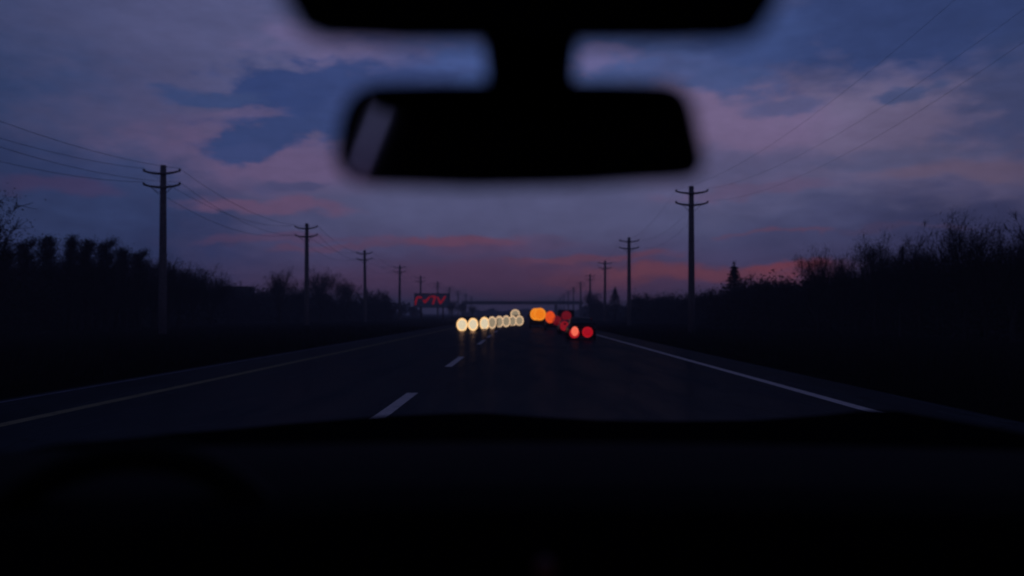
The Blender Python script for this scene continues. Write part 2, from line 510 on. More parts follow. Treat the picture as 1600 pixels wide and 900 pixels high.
# short dead grass on the verges
nb = 26000
gx = np.where(RNG.random(nb) < 0.5, -10.6 - RNG.gamma(1.6, 3.2, nb), 8.2 + RNG.gamma(1.6, 3.2, nb))
gy = 4 + RNG.random(nb) ** 1.4 * 95
gz = np.zeros(nb)
hb = RNG.uniform(0.08, 0.34, nb) * (1 + (np.abs(gx) > 14) * 0.8)
th = RNG.uniform(0, 6.28, nb); ln = RNG.uniform(0.0, 0.14, nb)
wb = 0.012 + gy * 0.0003
V = np.zeros((nb, 3, 3))
V[:, 0] = np.stack([gx - wb * np.cos(th), gy - wb * np.sin(th), gz - 0.2], 1)
V[:, 1] = np.stack([gx + wb * np.cos(th), gy + wb * np.sin(th), gz - 0.2], 1)
V[:, 2] = np.stack([gx + ln, gy + ln, gz + hb + 0.1], 1)
gm = MB(); gm.v = [tuple(v) for v in V.reshape(-1, 3)]; gm.f = [(3 * i, 3 * i + 1, 3 * i + 2) for i in range(nb)]
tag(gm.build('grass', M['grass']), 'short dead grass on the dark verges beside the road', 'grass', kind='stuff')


# ------------------------------------------------------------------ utility poles and wires
POLE_H = 12.6


def pole_parts(root):
    p = MB(); p.tube([(0, 0, -0.3), (0, 0, 3), (0, 0, 8), (0, 0, POLE_H)], [0.30, 0.285, 0.25, 0.21], 14)
    p.build('pole_shaft', M['wood'], root, smooth=True)
    for z in (POLE_H - 0.62, POLE_H - 1.62):
        a = MB()
        a.tube([(-1.36, -0.24, z + 0.17), (-0.9, -0.24, z + 0.05), (-0.3, -0.24, z - 0.03), (0.3, -0.24, z - 0.03), (0.9, -0.24, z + 0.05), (1.36, -0.24, z + 0.17)],
               [0.065, 0.08, 0.095, 0.095, 0.08, 0.065], 8)
        arm = a.build('cross_arm', M['wood'], root, smooth=True)
        for sx_ in (-1, 1):
            i_ = MB()
            i_.tube([(sx_ * 1.33, -0.24, z + 0.15), (sx_ * 1.33, -0.24, z + 0.22), (sx_ * 1.33, -0.24, z + 0.30), (sx_ * 1.33, -0.24, z + 0.34)], [0.04, 0.085, 0.075, 0.03], 10)
            i_.build('insulator', M['ceramic'], arm, smooth=True)
    for s_ in (-1, 1):
        br = MB(); br.tube([(s_ * 0.24, -0.22, POLE_H - 2.15), (s_ * 0.8, -0.26, POLE_H - 1.62)], 0.025, 6)
        br.build('brace', M['metal'], root)


LEFT = [(-1132, 18.6), (254, 61.6), (479, 101), (571, 144), (624, 188), (657, 242), (684, 286), (702, 338), (716, 392), (728, 452), (737, 520)]
RIGHT = [(1690, 23), (1080.5, 71.8), (983, 120), (945, 172), (922, 230), (907.5, 286), (896, 340), (888, 396), (881, 456), (876, 520), (872, 590)]
TOPL = {0: 12.6}
root0 = None
ordn = ['nearest', 'second', 'third', 'fourth', 'fifth', 'sixth', 'seventh', 'eighth', 'ninth', 'farthest']
attach = {'left': [], 'right': []}
for side, rowp in (('left', LEFT), ('right', RIGHT)):
    for i, (px, D) in enumerate(rowp):
        x = lat(px, D)
        if side == 'left' and i == 0: x = -26.6
        if i == 0:
            lab = f'wooden utility pole beside the car, just outside the {side} edge of view'
        else:
            lab = f'wooden utility pole with two cross arms, {ordn[i-1]} in the row on the {side} side'
        sc_ = 1.0
        if root0 is None:
            root0 = empty('utility_pole', (x, D, 0), lab, 'utility pole', 'utility poles left of the road')
            pole_parts(root0); o = root0
        else:
            o = copy_tree(root0); o.location = (x, D, 0)
        o['label'] = lab; o['group'] = f'utility poles {side} of the road'
        o.rotation_euler = (R(random.uniform(-0.5, 0.5)), R(random.uniform(-0.8, 0.8)), R(random.uniform(-5, 5)))
        ztop = {('left', 1): 258, ('left', 2): 349, ('left', 3): 391, ('left', 4): 414, ('left', 5): 431, ('left', 6): 440,
                ('right', 1): 291, ('right', 2): 371, ('right', 3): 407, ('right', 4): 428, ('right', 5): 440}.get((side, i))
        k = (hgt(ztop, D) / POLE_H) if ztop else 1.0
        k = k * 1.0
        o.scale = (k, k, k)
        attach[side].append((x, D, k))

for side in ('left', 'right'):
    for lv, zz in (('upper', POLE_H - 0.62 + 0.34), ('lower', POLE_H - 1.62 + 0.34)):
        for wh, sx_ in (('outer', -1 if side == 'left' else 1), ('inner', 1 if side == 'left' else -1)):
            if side == 'right' and lv == 'lower' and wh == 'inner': continue
            c = MB(); pts = []
            at = attach[side]
            first = at[0]
            pts.append((first[0] + sx_ * 1.33, first[1] - 44, zz + 0.1))
            full = [(first[0] - (0 if side == 'left' else 1.3), first[1] - 44, 1.0)] + at
            pts = []
            for (xa, ya, ka), (xb, yb, kb) in zip(full[:-1], full[1:]):
                n = 14
                for j in range(n):
                    t = j / n
                    sag = (1.35 + (0.25 if lv == 'lower' else 0)) * 4 * t * (1 - t)
                    pts.append((xa + (xb - xa) * t + sx_ * 1.33 * (ka + (kb - ka) * t), ya + (yb - ya) * t - 0.24, zz * (ka + (kb - ka) * t) - sag))
            c.tube(pts, [(0.011 if side == 'left' else 0.0035) + 0.00004 * abs(p[1]) for p in pts], 5)
            tag(c.build('power_line', M['wire'], smooth=True), f'{lv} {wh} wire strung along the {side} row of poles', 'power line', f'wires of the {side} pole row')


# ------------------------------------------------------------------ trees
def limb(tb, p, d, length, r0, depth, tips, spread, up, twist=0.25, nseg=4, rng=random):
    pts = [p.copy()]; rad = [r0]; q = p.copy(); dd = d.copy()
    for i in range(nseg):
        dd = (dd + Vector((rng.uniform(-twist, twist), rng.uniform(-twist, twist), rng.uniform(-twist, twist) * 0.5 + up * 0.18))).normalized()
        q = q + dd * (length / nseg); pts.append(q.copy()); rad.append(r0 * (1 - 0.55 * (i + 1) / nseg))
    tb.tube(pts, rad, 6 if depth > 1 else 4, cap=False)
    tips.append((q.copy(), dd.copy(), length))
    if depth <= 0:
        return
    for k in range(3 if depth > 1 else 4):
        t = rng.uniform(0.35, 1.0); idx = min(int(t * nseg), nseg - 1); base = pts[idx].lerp(pts[idx + 1], t * nseg - idx)
        a = rng.uniform(0, 2 * math.pi)
        side = Vector((math.cos(a), math.sin(a), 0.15))
        nd = (dd * (1 - spread) + side * spread + Vector((0, 0, up * 0.3))).normalized()
        limb(tb, base, nd, length * rng.uniform(0.55, 0.78), rad[idx] * 0.6, depth - 1, tips, spread, up, twist, max(2, nseg - 1), rng)


def twig_cloud(tips, per, size, spread, ntw, rng, zmin=0.0):
    """thin twigs and small bud clusters around the branch tips"""
    b = MB()
    P = np.array([tuple(t[0]) for t in tips]); Dd = np.array([tuple(t[1]) for t in tips])
    r_ = np.random.default_rng(rng)
    n = len(P) * per
    idx = np.repeat(np.arange(len(P)), per)
    c = P[idx] + r_.normal(0, spread, (n, 3)) - Dd[idx] * r_.uniform(0, spread * 1.8, (n, 1))
    c = c[c[:, 2] > zmin]; n = len(c)
    a = r_.normal(0, 1, (n, 3)); a /= np.linalg.norm(a, axis=1, keepdims=True)
    bb = np.cross(a, r_.normal(0, 1, (n, 3))); bb /= np.linalg.norm(bb, axis=1, keepdims=True)
    s_ = (size * r_.uniform(0.5, 1.4, (n, 1)))
    q = np.stack([c - a * s_, c - bb * s_ * 0.45, c + a * s_, c + bb * s_ * 0.45], 1)
    # straight twigs
    m = len(P) * ntw; id2 = np.repeat(np.arange(len(P)), ntw)
    s0 = P[id2] - Dd[id2] * r_.uniform(0, 0.5, (m, 1))
    dr = Dd[id2] * 0.9 + r_.normal(0, 0.55, (m, 3)) + np.array([0, 0, 0.12]); dr /= np.linalg.norm(dr, axis=1, keepdims=True)
    L = r_.uniform(0.25, 0.85, (m, 1)) * spread * 2.0
    sd_ = np.cross(dr, r_.normal(0, 1, (m, 3))); sd_ /= np.linalg.norm(sd_, axis=1, keepdims=True)
    tq = np.stack([s0 - sd_ * 0.014, s0 + sd_ * 0.014, s0 + dr * L + sd_ * 0.006, s0 + dr * L - sd_ * 0.006], 1)
    V = np.concatenate([q, tq]).reshape(-1, 3)
    b.v = [tuple(v) for v in V]; b.f = [(4 * i, 4 * i + 1, 4 * i + 2, 4 * i + 3) for i in range(len(V) // 4)]
    return b


PARK = Vector((0, -5000, 0))


def make_tree(kind, seed):
    """returns (trunk mesh builder, crown mesh builder, height) of a tree about 7 m tall"""
    rg = random.Random(seed); tb = MB(); tips = []
    if kind == 'bare':
        h = 2.3
        tb.tube([(0, 0, -0.3), (0.03, 0, 0.5), (0.1, 0.05, 1.4), (0.12, 0.1, h)], [0.24, 0.18, 0.15, 0.13], 9)
        for k in range(6):
            a = k * 1.05 + rg.uniform(-0.3, 0.3); zz = rg.uniform(1.2, h)
            limb(tb, Vector((0.1, 0.06, zz)), Vector((math.cos(a) * 0.75, math.sin(a) * 0.75, 1.0)).normalized(), rg.uniform(1.9, 2.9), 0.085, 2, tips, 0.5, 0.5, 0.28, 4, rg)
        cb = twig_cloud(tips, 75, 0.036, 0.34, 16, seed)
    elif kind == 'poplar':
        tb.tube([(0, 0, -0.3), (0, 0, 2), (0.05, 0, 4.5), (0.02, 0.03, 6.6)], [0.2, 0.16, 0.09, 0.02], 8)
        for k in range(30):
            zz = 0.7 + 5.3 * k / 30; a = rg.uniform(0, 6.28)
            limb(tb, Vector((0, 0, zz)), Vector((math.cos(a) * 0.55, math.sin(a) * 0.55, 1.0)).normalized(), rg.uniform(0.9, 1.5) * (1.15 - zz / 9), 0.035, 1, tips, 0.35, 0.8, 0.15, 3, rg)
        cb = twig_cloud(tips, 60, 0.045, 0.18, 12, seed)
    elif kind == 'conifer':
        tb.tube([(0, 0, -0.3), (0, 0, 3), (0.02, 0, 7.0)], [0.17, 0.10, 0.015], 8)
        tips += [(Vector((0.02, 0, z_)), Vector((0, 0, 1)), 1) for z_ in (6.6, 6.75, 6.9, 7.0, 7.12)]
        for k in range(126):
            zz = 0.45 + 6.3 * ((k // 7) / 18) + rg.uniform(-0.05, 0.05); a = k * 2 * math.pi / 7 + (k // 7) * 0.5 + rg.uniform(-0.2, 0.2)
            L = (6.95 - zz) * 0.34 * rg.uniform(0.72, 1.12) + 0.03
            e = Vector((math.cos(a), math.sin(a), -0.10)); p0 = Vector((0, 0, zz))
            pts = [p0, p0 + e * L * 0.5, p0 + e * L + Vector((0, 0, L * 0.14))]
            tb.tube(pts, [0.025, 0.015, 0.005], 4, cap=False)
            for t in (0.25, 0.45, 0.65, 0.85, 1.0):
                q = p0 + (pts[2] - p0) * t; tips.append((q, e, L))
        cb = twig_cloud(tips, 26, 0.06, 0.08, 2, seed)
    elif kind == 'round':
        h = 1.6
        tb.tube([(0, 0, -0.3), (0, 0, 0.8), (0.05, 0, h)], [0.24, 0.18, 0.14], 9)
        for k in range(9):
            a = k * 0.7 + rg.uniform(-0.3, 0.3)
            limb(tb, Vector((0.03, 0, rg.uniform(0.9, h))), Vector((math.cos(a) * rg.uniform(0.2, 0.6), math.sin(a) * rg.uniform(0.2, 0.6), 1.0)).normalized(), rg.uniform(2.2, 3.0), 0.08, 2, tips, 0.42, 0.7, 0.2, 4, rg)
        cb = twig_cloud(tips, 95, 0.042, 0.40, 7, seed)
    else:  # bush, about 3 m tall
        for k in range(13):
            a = rg.uniform(0, 6.28); rr = rg.uniform(0, 0.7)
            limb(tb, Vector((math.cos(a) * rr, math.sin(a) * rr, -0.1)), Vector((math.cos(a) * rg.uniform(0.1, 0.6), math.sin(a) * 0.5, 1)).normalized(), rg.uniform(1.1, 1.9), 0.04, 1, tips, 0.45, 0.6, 0.25, 3, rg)
        cb = twig_cloud(tips, 70, 0.07, 0.36, 22, seed, 0.0)
        lo_ = twig_cloud([(Vector((rg.uniform(-1.1, 1.1), rg.uniform(-0.8, 0.8), rg.uniform(0.1, 0.9))), Vector((0, 0, 1)), 1) for _ in range(40)], 45, 0.10, 0.28, 4, seed + 1)
        cb.add(lo_.v, lo_.f)
    return tb, cb, float(np.percentile([v[2] for v in cb.v], 98.5 if kind != 'conifer' else 99.8))


PROTO = {}
for kind, seeds in (('bare', (3, 14, 25)), ('poplar', (5, 16)), ('conifer', (8, 21)), ('round', (4, 19)), ('bush', (2, 9, 31))):
    PROTO[kind] = []
    for sd2 in seeds:
        tb, cb, hh = make_tree(kind, sd2)
        mt = bpy.data.meshes.new('trunk'); mt.from_pydata(tb.v, [], tb.f); mt.materials.append(M['bark'])
        mt.polygons.foreach_set('use_smooth', [True] * len(mt.polygons))
        mc = bpy.data.meshes.new('crown'); mc.from_pydata(cb.v, [], cb.f)
        mc.materials.append(M['needle'] if kind == 'conifer' else M['twig'])
        PROTO[kind].append((mt, mc, hh))
KNAME = {'bare': ('broadleaf_tree', 'tree'), 'poplar': ('poplar_tree', 'tree'), 'conifer': ('conifer_tree', 'conifer'), 'round': ('broadleaf_tree', 'tree'), 'bush': ('bush', 'bush')}
tree_i = 0
NTH = ['first', 'second', 'third', 'fourth', 'fifth', 'sixth', 'seventh', 'eighth', 'ninth']


def tree(kind, px, top, D, label, group=None, wide=1.0):
    """a tree standing D metres ahead whose real height follows from how tall it looks"""
    global tree_i
    tree_i += 1
    mt, mc, hh = PROTO[kind][tree_i % len(PROTO[kind])]
    x = lat(px, D); H = hgt(top, D)
    nm, cat = KNAME[kind]
    root = empty(nm, (x, D, 0.2), label, cat, group, rz=random.uniform(0, 6.28))
    s_ = (H - 0.2) / hh
    root.scale = (s_ * wide, s_ * wide, s_)
    for nm2, me in (('stem' if kind == 'bush' else 'trunk', mt), ('foliage' if kind == 'bush' else 'crown', mc)):
        o = bpy.data.objects.new(nm2, me); C.objects.link(o); o.parent = root
    return root


# left side, from the edge of the picture inwards
tree('round', -48, 296, 44, 'tall leaning tree whose branches reach in at the far left edge', None, 1.15)
gl = 'bare trees in the dark row on the left'
for q_, (px, top, D) in enumerate([(10, 392, 57), (40, 376, 60), (72, 372, 60), (108, 373, 61), (138, 378, 62), (165, 377, 64), (194, 390, 66), (219, 393, 69)]):
    tree('poplar', px + random.uniform(-2, 2), top, D, f'narrow upright tree, {NTH[q_]} from the left edge in the dense dark left row', 'narrow trees of the left row', 1.25)
for q_, (px, top, D) in enumerate([(-15, 400, 64), (25, 408, 66), (58, 402, 67), (92, 404, 68), (124, 402, 69), (152, 406, 70), (182, 410, 72), (208, 414, 74)]):
    tree('round', px, top, D, f'broad dark tree behind the narrow left trees, {NTH[q_]} from the left edge', gl + ', back', 1.3)
for q_, (px, top, D) in enumerate([(240, 403, 73), (262, 414, 75), (279, 416, 78)]):
    tree('round', px, top, D, ['broad bare tree touching the left side of the nearest left pole', 'broad bare tree directly behind the nearest left pole', 'broad bare tree touching the right side of the nearest left pole'][q_], 'trees behind the nearest left pole', 1.15)
tree('round', 302, 422, 82, 'bushy bare tree just right of the nearest left pole', None, 1.3)
tree('round', 330, 430, 86, 'bare tree between the nearest left pole and the small shed', None, 1.3)
tree('round', 436, 424, 112, 'lone rounded tree standing left of the second pole on the left', None, 0.85)
tree('round', 502, 424, 136, 'large rounded tree just right of the second pole on the left', None, 1.05)
tree('round', 468, 446, 128, 'smaller tree in front of the second pole on the left', None, 1.0)
tree('round', 540, 439, 150, 'rounded tree left of the third pole on the left', None, 1.25)
tree('bare', 582, 452, 172, 'small bare tree just right of the third pole on the left', None, 0.9)
tree('round', 603, 458, 186, 'small dark tree at the end of the left tree row', None, 0.8)
gb = 'bushes under the left trees'
for k in range(26):
    px = -20 + k * 24.5; D = 58 + max(0, px) * 0.19 + random.uniform(-2, 3)
    tree('bush', px, random.uniform(436, 448) + max(0, px) * 0.042, D, 'dark bush in the hedge under the left tree row', gb, 1.5)
for q_, (px, top, D) in enumerate([(628, 474, 250), (645, 478, 260), (706, 470, 290), (722, 474, 310), (738, 478, 320)]):
    tree('round', px, top, D, ['tiny distant tree left of the red sign', 'tiny distant tree just behind the red sign', 'tiny distant tree between the red sign and the bridge', 'tiny distant tree at the left end of the bridge', 'tiny distant tree under the left part of the bridge'][q_], 'distant trees by the red sign', 1.4)
# right side
tree('conifer', 1147, 411, 86, 'pointed conifer standing just right of the nearest right pole', None, 1.3)
tree('conifer', 961, 449, 172, 'distant conifer between the third and second right poles', None, 1.35)
tree('round', 925, 456, 210, 'small rounded dark tree beside the fourth right pole', None, 0.9)
tree('bush', 938, 470, 205, 'low dark bush at the foot of the third right pole', None, 1.2)
for px, top, D, nm in [(1276, 386, 62, 'bare tree where the red streak of sky ends on the right'), (1316, 391, 60, 'round headed tree next to the gap in the right row'),
                   (1368, 367, 55, 'flat topped dark tree in the right row'), (1408, 358, 52, 'tall slim bare tree in the middle of right row'),
                   (1438, 376, 51, 'dense tree right of the slim bare one'), (1466, 391, 50, 'lowest tree of the right row, before its tallest'),
                   (1508, 341, 45, 'tallest tree of the right row, near the picture edge'), (1542, 374, 44, 'dark tree just right of the tallest one'),
                   (1582, 358, 42, 'large blurred tree at the right edge of the picture')]:
    tree('bare' if 'slim bare tree' in nm else 'round', px, top + (3 if 'tallest' in nm else 8), D, nm, None, 0.72)
tree('bare', 1650, 352, 41, 'tree just outside the right edge of the picture', None, 1.0)
for q_, (px, top, D) in enumerate([(1296, 436, 66), (1340, 428, 63), (1388, 412, 60), (1425, 416, 58), (1456, 420, 56), (1490, 408, 54), (1526, 412, 52), (1562, 408, 50), (1604, 404, 49)]):
    tree('round', px, top, D, f'shorter broad tree filling the right row, {NTH[q_]} from its road end', 'shorter trees of the right row', 1.5)
for q_, (px, top, D) in enumerate([(1092, 457, 100), (1112, 455, 97), (1126, 453, 92), (1174, 450, 83), (1188, 442, 80), (1206, 446, 78), (1224, 441, 75), (1243, 438, 72), (1258, 430, 70)]):
    tree('bare', px, top, D, (f'twiggy low tree left of the pointed conifer, {NTH[2 - q_]} out from it' if q_ < 3 else f'twiggy low tree right of the pointed conifer, {NTH[q_ - 3]} out from it'), 'twiggy low trees around the conifer', 0.8)
for k in range(15):
    px = 995 + k * 10; D = 150 - k * 3.6
    tree('bush', px, random.uniform(461, 469), D, 'low scrub bush between the two nearest right poles', 'scrub between the near right poles', 0.95)
for k in range(24):
    px = 1140 + k * 20.5; D = 84 - k * 1.7
    tree('bush', px, 452 - k * 1.5 + random.uniform(-6, 6), D, 'dark bush in the hedge under the right tree row', 'bushes under the right trees', 1.3)
# far-off woods behind everything, one mass
wd = MB(); rr = np.random.default_rng(11)
for (x0, x1, yy, hmin, hmax, n) in [(-330, -40, 330, 3.0, 7, 7000), (-40, 60, 640, 2.0, 5.0, 3500), (25, 200, 340, 3, 6.5, 5000), (-95, -38, 95, 2.0, 3.6, 5000), (26, 75, 80, 1.6, 3.4, 5000)]:
    cx = rr.uniform(x0, x1, n); top = hmin + (hmax - hmin) * (0.5 + 0.5 * np.sin(cx * 0.35) * np.sin(cx * 0.13 + 1)) * rr.uniform(0.7, 1.1, n)
    cz = rr.uniform(0, 1, n) ** 0.8 * top; cy = yy + rr.uniform(-10, 14, n)
    s_ = rr.uniform(0.25, 0.7, n) * (yy / 300 + 0.35)
    a = rr.normal(0, 1, (n, 3)); a /= np.linalg.norm(a, axis=1, keepdims=True)
    bq = np.cross(a, rr.normal(0, 1, (n, 3))); bq /= np.linalg.norm(bq, axis=1, keepdims=True)
    c = np.stack([cx, cy, cz], 1); s_ = s_[:, None]
    q = np.stack([c - a * s_, c - bq * s_, c + a * s_, c + bq * s_], 1).reshape(-1, 3)
    wd.add([tuple(v) for v in q], [(4 * i, 4 * i + 1, 4 * i + 2, 4 * i + 3) for i in range(n)])
tag(wd.build('woodland', M['twig']), 'low dark mass of far woodland along the horizon', 'woodland', kind='stuff')

# ------------------------------------------------------------------ shed with aerial, behind the left hedge
D = 138.0; sx0, sx1 = lat(343, D), lat(388, D)
sh = empty('shed', ((sx0 + sx1) / 2, D, 0), 'small flat roofed shed with an aerial between the left trees', 'shed')
wdt = sx1 - sx0; ht = hgt(449, D)
b = MB(); b.box((0, 2, ht / 2), (wdt - 0.4, 4, ht - 0.02)); b.build('wall', M['shed'], sh)
b = MB(); b.box((0, 2, ht + 0.08), (wdt, 4.5, 0.2), bev=0.03); b.build('roof', M['shed_roof'], sh)
b = MB(); b.box((0.6, -0.02, 3.6), (0.9, 0.08, 0.8)); b.build('window', M['dark_glass'], sh)
b = MB(); b.tube([(0.45, 2, ht), (0.45, 2, ht + 1.25)], 0.045, 6); b.tube([(0.15, 2, ht + 0.75), (0.75, 2, ht + 0.75)], 0.03, 6); b.tube([(0.25, 2, ht + 1.05), (0.65, 2, ht + 1.05)], 0.03, 6)
b.build('aerial', M['metal'], sh)

# ------------------------------------------------------------------ roadside sign with red lettering
D = 150.0; k = D / F
bb = empty('roadside_sign', (lat(675, D), D, 0), 'roadside display sign with slanting red lettering left of the bridge', 'sign')
pw = (700 - 647) * k; z0, z1 = hgt(479.5, D), hgt(459.5, D)
b = MB(); b.box((0, 0, (z0 + z1) / 2), (pw, 0.3, z1 - z0), bev=0.05); b.build('display_panel', M['sign_face'], bb)
b = MB(); zc = (z0 + z1) / 2; hz = (z1 - z0) / 2 + 0.08
for s_ in (-1, 1):
    b.box((s_ * (pw / 2 + 0.06), -0.02, zc), (0.12, 0.42, 2 * hz)); b.box((0, -0.02, zc + s_ * hz), (pw + 0.24, 0.42, 0.12))
b.build('frame', M['metal'], bb)
for s_ in (-1, 1):
    b = MB(); b.tube([(s_ * pw * 0.32, 0.28, -0.3), (s_ * pw * 0.32, 0.28, z1 - 0.4)], 0.13, 10); b.build('post', M['metal'], bb, smooth=True)
strokes = [[(8.8, 36), (10.2, 30), (12, 25), (15, 24.2), (18.5, 25)], [(22, 29), (24, 32.5), (28, 28), (31.5, 24)],
           [(34.5, 23.2), (40.5, 23.8), (36.4, 34.6)], [(44.2, 24.5), (48, 34), (52, 29), (55.6, 23.4)]]
b = MB()
for st in strokes:
    pts = [((px_ + 640 - 675) * k, -0.19, hgt(440 + py_, D)) for px_, py_ in st]
    for p0, p1 in zip(pts[:-1], pts[1:]):
        p0 = Vector(p0); p1 = Vector(p1); d = (p1 - p0).normalized(); n_ = Vector((d.z, 0, -d.x)) * 0.17
        e = d * 0.08
        b.loft([[p0 - e + n_ + Vector((0, o_, 0)), p0 - e - n_ + Vector((0, o_, 0)), p1 + e - n_ + Vector((0, o_, 0)), p1 + e + n_ + Vector((0, o_, 0))] for o_ in (-0.03, 0.035)])
b.build('lettering', M['sign_red'], bb)

# ------------------------------------------------------------------ bridge over the road ahead
D = 330.0; k = D / F
br = empty('overpass_bridge', (lat(812, D), D, 0), 'distant thin overpass bridge spanning the road at the horizon', 'bridge')
xl, xr = (722 - 812) * k, (872 - 812) * k
zb, zt = hgt(475.5, D), hgt(471, D)
b = MB(); b.box(((xl + xr + 10) / 2, 2, (zb + zt) / 2), (xr - xl + 10, 5, zt - zb)); b.build('deck', M['concrete'], br)
b = MB(); b.box(((xl + xr + 10) / 2, -0.6, zt + 0.05), (xr - xl + 10.2, 0.12, 0.10)); b.box(((xl + xr + 10) / 2, -0.6, zt + 0.55), (xr - xl + 10.2, 0.1, 0.08))
n_ = 36
for i in range(n_ + 1):
    b.box((xl + (xr + 10 - xl) * i / n_, -0.6, zt + 0.3), (0.06, 0.06, 0.5))
b.build('railing', M['metal'], br)
for xx in (xl + 0.6, xr - 0.8, xr + 9):
    b = MB(); b.box((xx, 1.2, zb / 2 - 0.1), (0.9, 0.9, zb)); b.box((xx, 3.4, zb / 2 - 0.1), (0.9, 0.9, zb)); b.build('pier', M['concrete'], br)


# ------------------------------------------------------------------ vehicles
def section(y, hw, z0, z1, rnd=0.25, n=5):
    """rounded box section at y, from z0 to z1, half width hw"""
    pts = []; r_ = min(rnd, hw * 0.9, (z1 - z0) * 0.45)
    for (cx, cz, a0) in ((hw - r_, z0 + r_, -90), (hw - r_, z1 - r_, 0), (-hw + r_, z1 - r_, 90), (-hw + r_, z0 + r_, 180)):
        for i in range(n):
            t = R(a0 + 90 * i / (n - 1)); pts.append((cx + r_ * math.cos(t), y, cz + r_ * math.sin(t)))
    return pts


def wheel_parts(root, pts, rad):
    for x, y in pts:
        t = MB(); t.ring((0, 0, 0), rad - 0.09, 0.095, 'x', 28, 10)
        wh = t.build('wheel', M['rubber'], root, smooth=True, loc=(x, y, rad))
        h = MB()
        h.ring((0, 0, 0), rad - 0.15, 0.02, 'x', 24, 6)
        for i in range(5):
            a = i * 2 * math.pi / 5; h.tube([(0, 0, 0), (0, math.cos(a) * (rad - 0.15), math.sin(a) * (rad - 0.15))], [0.045, 0.03], 6)
        h.tube([(-0.05, 0, 0), (0.05, 0, 0)], 0.06, 12)
        h.build('rim', M['rim'], wh, smooth=True)


def make_car(m):
    """saloon, nose towards -y, 4.4 m long"""
    root = empty('car', (0, 0, 0), 'car', 'car')
    st = [(-2.15, .70, .38, .62), (-2.05, .80, .28, .72), (-1.7, .86, .22, .82), (-1.0, .88, .2, .90), (0, .89, .2, .94), (1.2, .88, .2, .96), (1.9, .85, .24, .95), (2.15, .80, .3, .9), (2.22, .72, .42, .8)]
    b = MB(); b.loft([section(*s_) for s_ in st]); b.build('body', m, root, smooth=True)
    st = [(-1.0, .74, .86, .93), (-.35, .68, .86, 1.30), (-.1, .64, .86, 1.40), (.6, .63, .86, 1.43), (1.1, .62, .86, 1.37), (1.8, .70, .86, 1.0), (1.9, .70, .86, .95)]
    b = MB(); b.loft([section(*s_, 0.16) for s_ in st]); b.build('cabin', m, root, smooth=True)
    for nm, a, c in (('windscreen', (-.98, .66, .95), (-.18, .56, 1.37)), ('rear_window', (1.80, .62, 1.02), (1.16, .56, 1.35))):
        b = MB(); o_ = -0.02 if nm == 'windscreen' else 0.02
        b.loft([[(-a[1], a[0] + o_, a[2] + .015), (a[1], a[0] + o_, a[2] + .015), (c[1], c[0] + o_, c[2] + .015), (-c[1], c[0] + o_, c[2] + .015)],
                [(-a[1], a[0] + o_ * .2, a[2]), (a[1], a[0] + o_ * .2, a[2]), (c[1], c[0] + o_ * .2, c[2]), (-c[1], c[0] + o_ * .2, c[2])]])
        b.build(nm, M['dark_glass'], root)
    for s_ in (-1, 1):
        b = MB(); b.loft([[(s_ * (.735 + o_), -.55, .99), (s_ * (.735 + o_), 1.35, .99), (s_ * (.665 + o_), .95, 1.33), (s_ * (.675 + o_), -.1, 1.33)] for o_ in (0, .015)])
        b.build('side_window', M['dark_glass'], root)
        b = MB(); b.box((s_ * .97, -.62, .98), (.16, .10, .12), bev=.03); b.build('wing_mirror', m, root)
    for y, nm in ((-2.17, 'bumper'), (2.24, 'bumper')):
        b = MB(); b.box((0, y, .42), (1.45, .1, .16), bev=.04); b.build(nm, M['plastic'], root)
    b = MB(); b.box((0, 2.30, .62), (.42, .03, .12)); b.build('number_plate', M['plate'], root)
    wheel_parts(root, [(-.8, -1.35), (.8, -1.35), (-.8, 1.35), (.8, 1.35)], .32)
    return root


def make_van(m):
    root = empty('van', (0, 0, 0), 'van', 'van')
    st = [(-2.5, .78, .4, .95), (-2.4, .88, .3, 1.1), (-1.7, .95, .28, 1.25), (-1.0, .96, .28, 1.95), (-.6, .96, .28, 2.08), (2.4, .96, .28, 2.1), (2.5, .93, .34, 2.04)]
    b = MB(); b.loft([section(*s_, 0.2) for s_ in st]); b.build('body', m, root, smooth=True)
    b = MB(); b.loft([[(-.8, -1.68 + o_, 1.26), (.8, -1.68 + o_, 1.26), (.76, -1.06 + o_, 1.86), (-.76, -1.06 + o_, 1.86)] for o_ in (-.03, .02)]); b.build('windscreen', M['dark_glass'], root)
    b = MB()
    for s_ in (-1, 1):
        b.box((s_ * .42, 2.51, 1.55), (.62, .03, .5))
    b.build('rear_window', M['dark_glass'], root)
    for s_ in (-1, 1):
        b = MB(); b.box((s_ * .965, -.75, 1.5), (.02, .8, .45)); b.build('side_window', M['dark_glass'], root)
        b = MB(); b.box((s_ * 1.07, -1.2, 1.35), (.16, .10, .26), bev=.03); b.build('wing_mirror', M['plastic'], root)
    b = MB(); b.box((0, 2.54, .42), (1.7, .1, .18), bev=.04); b.build('bumper', M['plastic'], root)
    b = MB(); b.box((0, 2.54, .75), (.42, .03, .12)); b.build('number_plate', M['plate'], root)
    wheel_parts(root, [(-.86, -1.6), (.86, -1.6), (-.86, 1.5), (.86, 1.5)], .36)
    return root


